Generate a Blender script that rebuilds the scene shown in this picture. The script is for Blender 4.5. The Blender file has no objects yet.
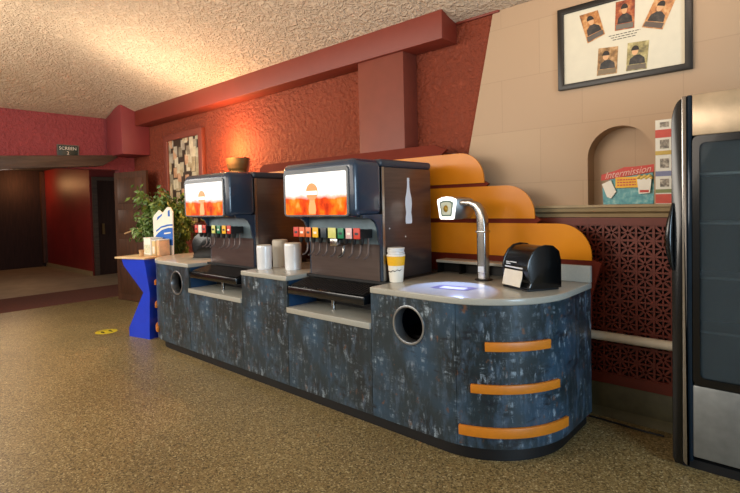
import bpy, bmesh, math, random
from mathutils import Vector, Matrix
random.seed(7)
S = bpy.context.scene
COL = S.collection
PI = math.pi

# ------------------------------------------------------------------ helpers
def rgb(h):
    h = h.lstrip('#')
    c = [int(h[i:i+2], 16)/255 for i in (0, 2, 4)]
    return tuple((x/12.92 if x <= .04045 else ((x+.055)/1.055)**2.4) for x in c) + (1,)

class NT:
    def __init__(s, name):
        s.m = bpy.data.materials.new(name); s.m.use_nodes = True
        s.t = s.m.node_tree; s.t.nodes.clear()
        s.out = s.n('ShaderNodeOutputMaterial')
        s.b = s.n('ShaderNodeBsdfPrincipled'); s.l(s.b.outputs[0], s.out.inputs[0])
        s.co = s.n('ShaderNodeTexCoord').outputs['Object']
    def n(s, t, **k):
        o = s.t.nodes.new(t)
        for a, v in k.items(): setattr(o, a, v)
        return o
    def l(s, a, b): s.t.links.new(a, b)
    def mapping(s, sc=(1, 1, 1), rot=(0, 0, 0), src=None, loc=(0, 0, 0)):
        m = s.n('ShaderNodeMapping'); s.l(src or s.co, m.inputs[0])
        m.inputs['Scale'].default_value = sc; m.inputs['Rotation'].default_value = rot
        m.inputs['Location'].default_value = loc
        return m.outputs[0]
    def noise(s, scale, vec=None, detail=4, rough=.55):
        o = s.n('ShaderNodeTexNoise'); s.l(vec or s.co, o.inputs['Vector'])
        o.inputs['Scale'].default_value = scale; o.inputs['Detail'].default_value = detail
        o.inputs['Roughness'].default_value = rough
        return o.outputs[0]
    def ramp(s, fac, stops, interp='LINEAR'):
        r = s.n('ShaderNodeValToRGB'); s.l(fac, r.inputs[0]); r.color_ramp.interpolation = interp
        e = r.color_ramp.elements
        while len(e) < len(stops): e.new(.5)
        for i, (p, c) in enumerate(stops):
            e[i].position = p; e[i].color = c if len(c) == 4 else (*c, 1)
        return r.outputs[0]
    def mix(s, fac, a, b, mode='MIX'):
        m = s.n('ShaderNodeMix', data_type='RGBA', blend_type=mode)
        for v, i in ((fac, 0), (a, 6), (b, 7)):
            if isinstance(v, (int, float)): m.inputs[i].default_value = v
            elif isinstance(v, tuple): m.inputs[i].default_value = v
            else: s.l(v, m.inputs[i])
        return m.outputs[2]
    def bump(s, h, strength=.5, dist=.02):
        b = s.n('ShaderNodeBump'); s.l(h, b.inputs['Height'])
        b.inputs['Strength'].default_value = strength; b.inputs['Distance'].default_value = dist
        s.l(b.outputs[0], s.b.inputs['Normal'])
    def col(s, c):
        if isinstance(c, tuple): s.b.inputs['Base Color'].default_value = c
        else: s.l(c, s.b.inputs['Base Color'])
    def set(s, **k):
        for a, v in k.items(): s.b.inputs[a].default_value = v
        return s.m

W0, B0 = (0, 0, 0, 1), (1, 1, 1, 1)
def plain(name, hexc, rough=.5, metal=0, var=.12, scale=14, spec=None, coat=0):
    t = NT(name); c = rgb(hexc)
    d = tuple(x*(1-var) for x in c[:3]) + (1,); e = tuple(min(1, x*(1+var)) for x in c[:3]) + (1,)
    t.col(t.ramp(t.noise(scale), [(.3, d), (.7, e)]))
    t.set(Roughness=rough, Metallic=metal)
    if spec is not None: t.b.inputs['Specular IOR Level'].default_value = spec
    if coat: t.b.inputs['Coat Weight'].default_value = coat
    return t.m
def emis(name, hexc, strength):
    t = NT(name); c = rgb(hexc); t.col(c)
    t.b.inputs['Emission Color'].default_value = c; t.b.inputs['Emission Strength'].default_value = strength
    t.set(Roughness=.4); return t.m

class MB:
    def __init__(s): s.v = []; s.f = []
    def add(s, vs, fs):
        o = len(s.v); s.v += [tuple(v) for v in vs]; s.f += [tuple(i+o for i in f) for f in fs]; return s
    def box(s, x0, x1, y0, y1, z0, z1):
        return s.add([(x, y, z) for x in (x0, x1) for y in (y0, y1) for z in (z0, z1)],
                     [(0, 1, 3, 2), (4, 6, 7, 5), (0, 4, 5, 1), (2, 3, 7, 6), (0, 2, 6, 4), (1, 5, 7, 3)])
    def prism(s, poly, axis, a, b):
        # poly: 2-D outline; axis 'x' -> (y,z), 'y' -> (x,z), 'z' -> (x,y)
        def P(p, t): return {'x': (t, p[0], p[1]), 'y': (p[0], t, p[1]), 'z': (p[0], p[1], t)}[axis]
        n = len(poly)
        vs = [P(p, a) for p in poly] + [P(p, b) for p in poly]
        return s.add(vs, [tuple(range(n)), tuple(range(2*n-1, n-1, -1))] + [(i, (i+1) % n, n+(i+1) % n, n+i) for i in range(n)])
    def loft(s, rings, caps=True):
        n = len(rings[0]); vs = [p for r in rings for p in r]; fs = []
        for k in range(len(rings)-1):
            for i in range(n):
                j = (i+1) % n; fs.append((k*n+i, k*n+j, (k+1)*n+j, (k+1)*n+i))
        if caps: fs += [tuple(range(n-1, -1, -1)), tuple(range((len(rings)-1)*n, len(rings)*n))]
        return s.add(vs, fs)
    def lathe(s, prof, c=(0, 0, 0), seg=28, sx=1, sy=1, axis='z'):
        def P(r, h, a):
            x, y = r*math.cos(a)*sx, r*math.sin(a)*sy
            if axis == 'z': return (c[0]+x, c[1]+y, c[2]+h)
            if axis == 'y': return (c[0]+x, c[1]+h, c[2]+y)
            return (c[0]+h, c[1]+x, c[2]+y)
        return s.loft([[P(r, h, 2*PI*i/seg) for i in range(seg)] for r, h in prof])
    def cyl(s, c, r, h, axis='z', seg=24): return s.lathe([(r, 0), (r, h)], c, seg, axis=axis)
    def tube(s, pts, r, seg=10):
        pts = [Vector(p) for p in pts]; rings = []; up = None
        rr = r if isinstance(r, (list, tuple)) else [r]*len(pts)
        for i, p in enumerate(pts):
            t = (pts[min(i+1, len(pts)-1)] - pts[max(i-1, 0)]).normalized()
            if up is None:
                up = Vector((0, 0, 1)) if abs(t.z) < .9 else Vector((1, 0, 0))
            a = (up - t*up.dot(t)).normalized(); up = a; b = t.cross(a)
            rings.append([tuple(p + (a*math.cos(2*PI*k/seg) + b*math.sin(2*PI*k/seg))*rr[i]) for k in range(seg)])
        return s.loft(rings)
    def sphere(s, c, r, seg=20, rings=10, sc=(1, 1, 1)):
        prof = [(max(1e-4, math.sin(PI*k/rings)), -math.cos(PI*k/rings)) for k in range(rings+1)]
        rr = [[(c[0]+r*q*math.cos(2*PI*i/seg)*sc[0], c[1]+r*q*math.sin(2*PI*i/seg)*sc[1], c[2]+r*h*sc[2]) for i in range(seg)] for q, h in prof]
        return s.loft(rr)
    def build(s, name, mat, parent=None, bevel=0, seg=2, smooth=True, ang=35, rot=None):
        me = bpy.data.meshes.new(name)
        off = Vector((0, 0, 0))
        p = parent
        while p is not None: off += p.location; p = p.parent
        bm = bmesh.new()
        vs = [bm.verts.new(Vector(v)-off) for v in s.v]
        for f in s.f:
            try: bm.faces.new([vs[i] for i in f])
            except ValueError: pass
        bmesh.ops.recalc_face_normals(bm, faces=bm.faces)
        if bevel:
            bm.edges.ensure_lookup_table()
            es = [e for e in bm.edges if len(e.link_faces) == 2 and e.calc_face_angle(0) > math.radians(30)]
            bmesh.ops.bevel(bm, geom=es, offset=bevel, segments=seg, profile=.5, affect='EDGES', clamp_overlap=True)
        bm.to_mesh(me); bm.free()
        me.materials.append(mat)
        if smooth:
            me.polygons.foreach_set('use_smooth', [True]*len(me.polygons))
            me.set_sharp_from_angle(angle=math.radians(ang))
        o = bpy.data.objects.new(name, me); COL.objects.link(o)
        if parent: o.parent = parent
        return o

def arc(cx, cy, r, a0, a1, n=12):
    return [(cx+r*math.cos(math.radians(a0+(a1-a0)*i/n)), cy+r*math.sin(math.radians(a0+(a1-a0)*i/n))) for i in range(n+1)]
def rrect(x0, x1, z0, z1, r, n=5):
    bl, br, tr, tl = r if isinstance(r, tuple) else (r,)*4
    P = []
    for (cx, cz, q, a) in ((x0+bl, z0+bl, bl, 180), (x1-br, z0+br, br, 270), (x1-tr, z1-tr, tr, 0), (x0+tl, z1-tl, tl, 90)):
        P += arc(cx, cz, q, a, a+90, n) if q > 0 else [(cx, cz)]
    return P
def ring(mb, outer, inner, axis, a, b):
    n = len(outer)
    def P(p, t): return {'x': (t, p[0], p[1]), 'y': (p[0], t, p[1]), 'z': (p[0], p[1], t)}[axis]
    vs = [P(p, t) for t in (a, b) for q in (outer, inner) for p in q]; fs = []
    for i in range(n):
        j = (i+1) % n
        fs += [(i, j, n+j, n+i), (2*n+i, 3*n+i, 3*n+j, 2*n+j), (i, 2*n+i, 2*n+j, j), (n+i, n+j, 3*n+j, 3*n+i)]
    return mb.add(vs, fs)

def tag(o, label=None, cat=None, group=None, kind=None):
    if label: o['label'] = label
    if cat: o['category'] = cat
    if group: o['group'] = group
    if kind: o['kind'] = kind
    return o
def thing(name, label, cat, loc, group=None):
    o = bpy.data.objects.new(name, None); COL.objects.link(o); o.location = loc; o.empty_display_size = .1
    return tag(o, label, cat, group)
def struct(o, label, cat): return tag(o, label, cat, None, 'structure')
def copy_tree(o, parent=None):
    c = o.copy(); COL.objects.link(c)
    if parent: c.parent = parent
    for ch in list(o.children): copy_tree(ch, c)
    return c
def text(name, body, size, mat, parent, loc, rot, shear=0, ext=.001, align='CENTER', xs=1):
    cu = bpy.data.curves.new(name, 'FONT'); cu.body = body; cu.size = size; cu.align_x = align; cu.align_y = 'CENTER'
    cu.shear = shear; cu.extrude = ext; cu.resolution_u = 3
    t = bpy.data.objects.new('tmp', cu); COL.objects.link(t)
    dg = bpy.context.evaluated_depsgraph_get(); dg.update()
    me = bpy.data.meshes.new_from_object(t.evaluated_get(dg)); bpy.data.objects.remove(t); bpy.data.curves.remove(cu)
    off = Vector((0, 0, 0)); p = parent
    while p is not None: off += p.location; p = p.parent
    me.transform(Matrix.Translation(Vector(loc)-off) @ rot.to_4x4() @ Matrix.Diagonal((xs, 1, 1, 1)))
    me.name = name; me.materials.clear(); me.materials.append(mat)
    o = bpy.data.objects.new(name, me); COL.objects.link(o); o.parent = parent
    return o
FRONT = Matrix.Rotation(PI/2, 3, 'X')                              # text facing -Y
RIGHTF = Matrix.Rotation(PI/2, 3, 'Z') @ Matrix.Rotation(PI/2, 3, 'X')   # text facing +X

# ------------------------------------------------------------------ materials
def m_stucco(name, hexc, scale=34, strength=.6, dist=.02, var=.18, rough=.75):
    t = NT(name); c = rgb(hexc)
    n = t.noise(scale, detail=5, rough=.55); w = t.noise(1.3)
    d = tuple(x*(1-var) for x in c[:3]) + (1,); e = tuple(min(1, x*(1+var)) for x in c[:3]) + (1,)
    t.col(t.mix(.35, t.ramp(n, [(.3, d), (.7, e)]), t.ramp(w, [(.3, d), (.7, e)])))
    t.bump(t.ramp(n, [(.35, W0), (.65, B0)]), strength, dist); t.set(Roughness=rough); return t.m
def m_ceiling():
    t = NT('ceiling_stucco'); c = rgb('#cdb9a2')
    v = t.n('ShaderNodeTexNoise'); t.l(t.co, v.inputs['Vector']); v.inputs['Scale'].default_value = 16
    v.inputs['Detail'].default_value = 4; v.inputs['Distortion'].default_value = 1.6
    fine = t.noise(40, detail=3)
    h = t.mix(.3, t.ramp(v.outputs[0], [(.35, W0), (.62, B0)]), fine)
    t.col(t.ramp(v.outputs[0], [(.3, rgb('#bfaa92')), (.7, rgb('#d6c3ac'))]))
    t.bump(h, .9, .025); t.set(Roughness=.85); return t.m
def m_floor():
    t = NT('terrazzo')
    vo = t.n('ShaderNodeTexVoronoi'); t.l(t.co, vo.inputs['Vector']); vo.inputs['Scale'].default_value = 125
    vo.inputs['Randomness'].default_value = 1
    sep = t.n('ShaderNodeSeparateColor'); t.l(vo.outputs['Color'], sep.inputs[0])
    chips = t.ramp(sep.outputs[0], [(0, rgb('#352a1a')), (.14, rgb('#5f4f34')), (.28, rgb('#897650')), (.6, rgb('#9b8a60')), (.85, rgb('#b3a47c')), (.96, rgb('#d6caa0'))], 'CONSTANT')
    fine = t.ramp(t.noise(170, detail=2), [(.35, rgb('#6b5c39')), (.6, rgb('#a89766'))])
    base = t.mix(.3, chips, fine)
    big = t.ramp(t.noise(.9), [(.3, (.78, .75, .69, 1)), (.7, (1.04, 1.01, .95, 1))])
    t.col(t.mix(1, base, big, 'MULTIPLY'))
    t.set(Roughness=.42); t.b.inputs['Specular IOR Level'].default_value = .35
    return t.m
def m_panel():
    t = NT('distressed_blue_laminate')
    # blocky worn patches: noises stretched along both axes and multiplied
    v1 = t.noise(4.2, t.mapping((3.2, 3.2, 1.1)), 6, .68)
    v2 = t.noise(4.2, t.mapping((1.2, 1.2, 3.4), loc=(3, 1, 7)), 6, .68)
    v3 = t.noise(2.4, t.mapping((1.2, 1.2, 1.2), loc=(9, 4, 2)), 3, .5)
    fine = t.noise(26, t.mapping((1, 1, .5)), 5, .75)
    f1 = t.noise(8, t.mapping((3.4, 3.4, .9), loc=(2, 2, 2)), 6, .7); f2 = t.noise(8, t.mapping((.9, .9, 3.0), loc=(6, 1, 3)), 6, .7)
    base = t.ramp(v3, [(.3, rgb('#20282c')), (.5, rgb('#2a383f')), (.7, rgb('#35526a'))])
    base = t.mix(t.ramp(v1, [(.50, W0), (.64, (.65, .65, .65, 1))]), base, rgb('#4d6277'))
    base = t.mix(t.ramp(v2, [(.55, W0), (.68, B0)]), base, rgb('#1c222a'))
    mul = t.n('ShaderNodeMath', operation='MULTIPLY'); t.l(t.ramp(f1, [(.50, W0), (.60, B0)]), mul.inputs[0]); t.l(t.ramp(f2, [(.46, W0), (.58, B0)]), mul.inputs[1])
    mul2 = t.n('ShaderNodeMath', operation='MULTIPLY'); t.l(mul.outputs[0], mul2.inputs[0]); t.l(t.ramp(fine, [(.40, W0), (.60, B0)]), mul2.inputs[1])
    mul3 = t.n('ShaderNodeMath', operation='MULTIPLY'); t.l(mul2.outputs[0], mul3.inputs[0]); t.l(t.ramp(t.noise(3.5, t.mapping((1.3, 1.3, .8), loc=(1, 7, 5)), 3, .6), [(.40, (.12, .12, .12, 1)), (.60, B0)]), mul3.inputs[1])
    base = t.mix(mul3.outputs[0], base, rgb('#b4c6d4'))
    v4 = t.noise(9, t.mapping((2, 2, 1.4), loc=(5, 8, 1)), 6, .65)
    base = t.mix(t.ramp(v4, [(.61, W0), (.69, (.8, .8, .8, 1))]), base, rgb('#6f4c34'))
    t.col(base); t.set(Roughness=.33); t.b.inputs['Specular IOR Level'].default_value = .5
    return t.m
def m_block():
    t = NT('cream_block')
    br = t.n('ShaderNodeTexBrick'); t.l(t.mapping((1, 1, 1), (-PI/2, 0, 0)), br.inputs['Vector'])
    br.inputs['Scale'].default_value = 1; br.inputs['Brick Width'].default_value = .62; br.inputs['Row Height'].default_value = .41
    br.inputs['Mortar Size'].default_value = .004; br.inputs['Mortar Smooth'].default_value = .6
    br.inputs['Color1'].default_value = rgb('#b5997a'); br.inputs['Color2'].default_value = rgb('#b29577'); br.inputs['Mortar'].default_value = rgb('#a98d70')
    t.col(br.outputs['Color']); t.bump(br.outputs['Fac'], -.25, .004); t.set(Roughness=.6); return t.m
def m_wood(name, a, b, sc=(12, 12, 1.2), rough=.45):
    t = NT(name); n = t.noise(2.2, t.mapping(sc), 6, .6)
    t.col(t.ramp(n, [(.3, rgb(a)), (.7, rgb(b))])); t.set(Roughness=rough); return t.m
def m_sign(name):
    # backlit drinks picture: white sky above, tumbling orange ice below (built in its part's own coordinates)
    t = NT(name)
    sep = t.n('ShaderNodeSeparateXYZ'); t.l(t.co, sep.inputs[0])
    mr = t.n('ShaderNodeMapRange'); t.l(sep.outputs['Z'], mr.inputs[0]); mr.inputs[1].default_value = .485; mr.inputs[2].default_value = .80
    n = t.noise(11, detail=4)
    ad = t.n('ShaderNodeMath', operation='MULTIPLY_ADD'); t.l(n, ad.inputs[0]); ad.inputs[1].default_value = .16; t.l(mr.outputs[0], ad.inputs[2])
    n2 = t.noise(11, t.mapping((1, 1, .7)), 3)
    ice = t.ramp(n2, [(.28, rgb('#a01804')), (.45, rgb('#e24608')), (.58, rgb('#f4760f')), (.75, rgb('#ffb35a'))])
    c = t.mix(t.ramp(ad.outputs[0], [(.44, W0), (.56, B0)]), ice, rgb('#fff8f0'))
    t.col(W0); t.l(c, t.b.inputs['Emission Color']); t.b.inputs['Emission Strength'].default_value = 1.5
    t.b.inputs['Specular IOR Level'].default_value = .05; t.set(Roughness=.4); return t.m
def m_collage():
    t = NT('picture_collage')
    vo = t.n('ShaderNodeTexVoronoi', distance='CHEBYCHEV'); vec = t.mapping((1, 1, .75))
    t.l(vec, vo.inputs['Vector']); vo.inputs['Scale'].default_value = 8.5
    sep = t.n('ShaderNodeSeparateColor'); t.l(vo.outputs['Color'], sep.inputs[0])
    c = t.ramp(sep.outputs[0], [(0, rgb('#b9a67c')), (.25, rgb('#d8cfae')), (.45, rgb('#c98a5c')), (.6, rgb('#a8a090')), (.75, rgb('#e0d6b8')), (.9, rgb('#7a6f5c'))], 'CONSTANT')
    c = t.mix(.35, c, t.ramp(t.noise(9), [(.35, rgb('#5a4a34')), (.65, rgb('#e6dcc0'))]))
    edge = t.ramp(vo.outputs['Distance'], [(.44, B0), (.52, W0)])
    t.col(t.mix(edge, rgb('#3a2c1e'), c)); t.set(Roughness=.5); return t.m
def m_photo(name, a, b, c, sc=22):
    t = NT(name); n = t.noise(sc, detail=3)
    t.col(t.ramp(n, [(.3, rgb(a)), (.5, rgb(b)), (.68, rgb(c))])); t.set(Roughness=.4); return t.m
def m_leaf():
    t = NT('leaf_green'); n = t.noise(5)
    t.col(t.ramp(n, [(.3, rgb('#2b3d1a')), (.5, rgb('#54732f')), (.72, rgb('#98ac68'))])); t.set(Roughness=.45); return t.m
def m_glass():
    t = NT('cooler_glass'); t.col(rgb('#9aa8ad')); t.set(Roughness=.03, Metallic=0)
    t.b.inputs['Transmission Weight'].default_value = .9; t.b.inputs['IOR'].default_value = 1.15; return t.m

M = dict(
    ceiling=m_ceiling(), floor=m_floor(), panel=m_panel(), block=m_block(),
    red=m_stucco('red_stucco', '#883a20', 19, .8, .03), smoothred=plain('red_paint', '#7c2f1f', .5, var=.06, scale=5),
    pilaster=plain('dusty_red_paint', '#7a3a2b', .5, var=.07, scale=6),
    pink=m_stucco('rose_stucco', '#954044', 22, .55, .02), pinkpaint=plain('rose_paint', '#8a3a3c', .5, var=.06, scale=5),
    deepred=plain('deep_red_paint', '#86221f', .45, var=.15, scale=2), dado=plain('tan_moulding', '#a58f69', .5, var=.08),
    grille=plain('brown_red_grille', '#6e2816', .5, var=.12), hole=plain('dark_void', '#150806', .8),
    base=plain('green_grey_base', '#565238', .6, var=.18), kick=plain('black_kick', '#0e0e10', .5),
    top=None, orange=None, backer=plain('oxblood_board', '#6c2412', .7, var=.08, scale=3, spec=.2),
    stripe=plain('orange_strip', '#d8811f', .4, var=.07), chrome=plain('chrome', '#a9a5a0', .24, 1, var=.03),
    brush=plain('brushed_steel', '#b7b9bb', .32, 1, var=.05), black=plain('black_plastic', '#0a0b0c', .22, coat=.15),
    blacksoft=plain('black_matte', '#0b0b0d', .55), navy=plain('navy_shell', '#27384c', .26, coat=.4, var=.06, scale=3),
    slate=plain('slate_cap', '#333c48', .35, var=.05), brownsteel=None, valveplate=plain('blue_grey_steel', '#6c7f88', .35, .4),
    white=plain('white_plastic', '#e9e9e6', .35, var=.03), canister=plain('silvery_white_sleeve', '#eef2f6', .25, .15, var=.03),
    cream=plain('cream_sleeve', '#c9c2b4', .5, var=.04), paper=plain('white_paper', '#e7e2d4', .8, var=.05),
    yellow=plain('yellow_print', '#f0b71e', .5, var=.08), red_print=plain('red_print', '#c93a2a', .5, var=.08),
    blue=plain('cobalt_paint', '#1b3fd0', .35, var=.06, scale=4), ply=m_wood('pale_ply', '#c9ab7c', '#dcc398', (2, 14, 2)),
    wood=m_wood('dark_door_wood', '#40281a', '#603c27', (9, 9, 1.4), .5), canopy=m_wood('grey_brown_wood', '#3d3028', '#5d4c40', (6, 1.2, 12)),
    darkdoor=m_wood('near_black_wood', '#2a1713', '#3c231c', rough=.8), gold=plain('brass', '#6e5630', .45, .5),
    pipe=plain('cream_pipe', '#e6dcc6', .45, var=.05), leaf=m_leaf(), bark=plain('bark', '#5a4630', .8, var=.25),
    pot=plain('brown_pot', '#4a2f22', .6), screen_sign=m_sign('backlit_drink_picture'), collage=m_collage(),
    signgreen=plain('dark_green_sign', '#1f3632', .4), glow=emis('white_glow', '#fffaf0', 1.7), greygreen=plain('grey_green_print', '#7f948c', .4),
    mat_board=plain('ivory_mat', '#d6cfb8', .6, var=.03), frame=plain('black_frame', '#17130f', .4), glass=m_glass(),
    carpet=plain('red_brown_carpet', '#6b3a2a', .9, var=.25, scale=30), tile=plain('lobby_tile', '#a08c72', .5, var=.15, scale=3),
    teal=m_photo('teal_print', '#2c7f8f', '#4fa3ab', '#8fc2c0', 30), orangelabel=plain('orange_label', '#d8672c', .4),
    greenlabel=plain('green_label', '#1c7a52', .4), pinklabel=plain('pale_pink_label', '#d9b4b4', .4), darklabel=plain('dark_label', '#22303c', .4),
    limelabel=plain('lime_label', '#d6d77a', .4), sticker=plain('yellow_sticker', '#d8c22a', .5, var=.06), print_dark=plain('dark_print', '#2a231c', .6),
    gobo_violet=plain('painted_gobo_violet', '#6a5f7c', .5), navyside=plain('blue_side', '#1e4267', .35, var=.15, scale=3),
    bluep=plain('blue_print', '#2468c4', .5), rednose=emis('red_disc', '#f0703c', 1.0), discband=emis('pale_band', '#ffe9d8', 1.2), bottlefig=emis('pale_bottle', '#f78248', .95),
    whitedecal=plain('white_decal', '#dfe6ee', .4, var=.03), tan_box=plain('tan_card', '#d8bd86', .7, var=.1), whitecard=plain('white_card', '#eceade', .6, var=.03),
    liner=plain('steel_panel', '#8a8c8a', .4, .6), skin=plain('print_skin', '#d9a878', .5, var=.1), cupwhite=plain('cup_white', '#f1ede0', .5, var=.03),
)
M['ringsteel'] = plain('ring_steel', '#9fa3a6', .3, .85); M['lever'] = plain('dull_lever', '#6a5c57', .5, .4); M['bezel'] = plain('grey_bezel', '#4d545a', .35)
t = NT('grey_solid_surface')
t.col(t.ramp(t.noise(220, detail=2), [(.3, rgb('#a7a69b')), (.7, rgb('#b5b4aa'))])); M['top'] = t.set(Roughness=.22)
t = NT('orange_acrylic')
t.col(t.ramp(t.noise(1.5), [(.3, rgb('#c87415')), (.7, rgb('#dc8a1e'))])); t.b.inputs['Specular IOR Level'].default_value = .25; M['orange'] = t.set(Roughness=.22)
t = NT('brown_steel')
t.col(t.ramp(t.noise(3, t.mapping((1, 1, 18)), 4), [(.3, rgb('#665a57')), (.7, rgb('#716561'))])); M['brownsteel'] = t.set(Roughness=.3, Metallic=.75)

# ------------------------------------------------------------------ setting
WY = 3.68          # back wall plane
FX = -8.75         # far (left) wall plane
struct(MB().box(-9.05, 3.2, -4.0, 4.2, -.12, 0).build('floor', M['floor']), 'speckled tan terrazzo floor of the lobby', 'floor')
struct(MB().box(-10.5, -9.05, -1.5, 6.5, -.12, .003).build('floor_carpet', M['carpet']), 'red brown carpet strip past the far doorway', 'floor')
struct(MB().box(-16.0, -10.5, -1.5, 6.5, -.12, 0).build('floor_lobby', M['tile']), 'pale tiled floor of the lobby beyond the doorway', 'floor')

def ceil_h(x, y):
    d1 = max(0, x-FX); d2 = max(0, WY-y)
    g = lambda d: .62*(1-math.exp(-(d/1.2)**1.3))
    a, b = g(d1), g(d2); k = .10
    h = max(0, min(1, .5+.5*(b-a)/k)); m = b*(1-h)+a*h-k*h*(1-h)*.5
    return 3.015+max(0, m)
mb = MB(); xs = [FX-.02+i*.12 for i in range(99)]; ys = [WY+.02-j*.12 for j in range(64)]
mb.add([(x, y, ceil_h(x, y)) for x in xs for y in ys],
       [(i*64+j, i*64+j+1, (i+1)*64+j+1, (i+1)*64+j) for i in range(98) for j in range(63)])
mb.add([(xs[0], ys[-1], 4.0), (xs[-1], ys[-1], 4.0), (xs[-1], ys[0], 4.0), (xs[0], ys[0], 4.0)], [(0, 1, 2, 3)])
struct(mb.build('ceiling', M['ceiling'], ang=80), 'swirled cream stucco ceiling curving down to the walls', 'ceiling')

struct(MB().box(FX-.2, -1.55, WY+.012, WY+.2, 0, 3.3).build('wall_back', M['red']), 'rough orange red stucco wall behind the drinks counter', 'wall')
# cream block wall with a slanted left edge and an arched niche
def cream():
    mb = MB(); y0, y1 = WY, WY+.012
    def P(x, z, y): return (x, y, z)
    mb.prism([(-2.28, 1.41), (-1.5, 1.41), (-1.5, 3.3), (-1.865, 3.3)], 'y', y0, y1)
    yb = WY+.3
    nx0, nx1, nz0, nzc, r = -1.207, -.787, 1.44, 1.79, .21
    cx = (nx0+nx1)/2
    mb.box(-1.5, nx0, y0, yb, 0, 3.3); mb.box(nx1, 1.8, y0, yb, 0, 3.3); mb.box(nx0, nx1, y0, yb, 0, nz0)
    A = arc(cx, nzc, r, 180, 0, 20)
    for (a, b) in zip(A[:-1], A[1:]):
        mb.prism([a, b, (b[0], 3.3), (a[0], 3.3)], 'y', y0, yb)
    mb.box(nx0, nx1, WY+.13, yb, nz0, 2.05)
    return mb
struct(cream().build('wall_right', M['block'], ang=20), 'cream painted block wall with an arched niche', 'wall')
mb = MB().box(FX-.2, FX, 3.44, WY+.2, 0, 3.35).box(FX-.2, FX, .7, 3.44, 2.18, 3.35).box(FX-.2, FX, -4, .7, 0, 3.35)
struct(mb.build('wall_left', M['pink']), 'rose red stucco far wall above the open doorway', 'wall')
# lobby beyond the doorway
struct(MB().box(-15.8, -12.4, 4.2, 4.35, 0, 2.62).build('wall_lobby', M['deepred']), 'deep red wall seen through the far doorway', 'wall')
struct(MB().box(-12.55, -12.4, 4.35, 6.5, 0, 2.62).build('wall_lobby_side', M['deepred']), 'dark red return wall holding the dark door beyond', 'wall')
struct(MB().box(-16.0, -15.8, -1.5, 4.35, 0, 2.62).build('wall_lobby_end', M['darkdoor']), 'dark end wall of the lobby beyond the doorway', 'wall')
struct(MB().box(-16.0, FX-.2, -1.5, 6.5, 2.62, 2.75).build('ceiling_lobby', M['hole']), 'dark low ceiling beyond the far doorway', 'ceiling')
struct(MB().box(-15.8, -12.385, 4.18, 4.2, 0, .1).build('baseboard_lobby', M['dado']), 'pale skirting under the deep red lobby wall', 'baseboard')
struct(MB().box(-15.8, -15.70, 4.1, 4.198, 0.1, 2.6).build('trim_lobby', M['wood']), 'thin light post at the left end of the lobby wall', 'trim')
d = thing('door_1', 'near black door in the lobby beyond, right of the deep red wall', 'door', (-12.38, 4.75, 0)); d['kind'] = 'structure'
MB().box(-12.398, -12.36, 4.34, 5.25, .01, 2.2).build('door_leaf', M['darkdoor'], d)
MB().box(-12.398, -12.34, 4.24, 4.34, .01, 2.28).box(-12.398, -12.34, 5.25, 5.35, .01, 2.28).box(-12.398, -12.34, 4.34, 5.25, 2.2, 2.28).build('door_frame', M['canopy'], d)
MB().box(-12.36, -12.32, 4.42, 4.47, .95, 1.2).build('door_handle', M['gold'], d)
# open wooden door leaf standing into the room
hx, hy = -8.71, 3.35; ex, ey = -7.85, 3.50
d = thing('door_2', 'brown panelled wooden door leaf standing open beside the potted tree', 'door', (hx, hy, 0)); d['kind'] = 'structure'
u = Vector((ex-hx, ey-hy, 0)); L = u.length; u.normalize(); nrm = Vector((u.y, -u.x, 0))
def leafbox(mb, a, b, z0, z1, n0, n1):
    c = [Vector((hx, hy, 0)) + u*s + nrm*q for s in (a, b) for q in (n0, n1)]
    return mb.add([(p.x, p.y, z) for p in c for z in (z0, z1)], [(0, 1, 3, 2), (4, 6, 7, 5), (0, 4, 5, 1), (2, 3, 7, 6), (0, 2, 6, 4), (1, 5, 7, 3)])
leafbox(MB(), 0, L, .01, 2.12, -.02, .02).build('door_leaf', M['wood'], d)
for z0, z1 in ((.12, .55), (.66, 1.02), (1.13, 1.5), (1.61, 2.02)):
    leafbox(MB(), .1, L-.1, z0, z1, .02, .032).build('door_panel', M['wood'], d, bevel=.008)
# canopy over the doorway
mb = MB().prism([(.7, 2.03), (3.1, 2.22), (3.33, 2.36), (3.33, 2.405), (.7, 2.24)], 'x', FX+.002, FX+.22)
struct(mb.build('trim_1', M['canopy'], bevel=.012), 'weathered dark wood canopy over the far doorway', 'trim')
# boxed corner, beam, pilaster, mouldings
struct(MB().box(FX+.002, -8.13, 3.25, WY+.01, 2.39, 3.28).build('trim_2', M['pinkpaint'], bevel=.004), 'rose painted boxed corner below the ceiling', 'trim')
struct(MB().box(-8.128, -2.27, 3.46, WY+.01, 2.845, 3.16).build('trim_3', M['smoothred'], bevel=.006), 'long red boxed beam running under the ceiling', 'trim')
struct(MB().box(-3.245, -2.70, 3.49, WY+.01, 0, 2.844).build('trim_4', M['pilaster'], bevel=.004), 'dusty red pilaster under the right end of the beam', 'trim')
struct(MB().box(-2.268, -1.87, 3.65, WY+.01, 3.03, 3.12).box(-2.268, -1.87, 3.665, WY+.01, 3.005, 3.03).build('trim_5', M['smoothred'], bevel=.006), 'short rose crown moulding between beam and cream wall', 'trim')
mb = MB().prism([(WY, 1.375), (WY-.015, 1.375), (WY-.02, 1.40), (WY-.055, 1.415), (WY-.06, 1.44), (WY-.085, 1.445), (WY-.085, 1.462), (WY, 1.462)], 'x', -2.26, 1.8)
struct(mb.build('trim_6', M['dado']), 'tan moulded dado ledge under the arched niche', 'trim')
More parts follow.
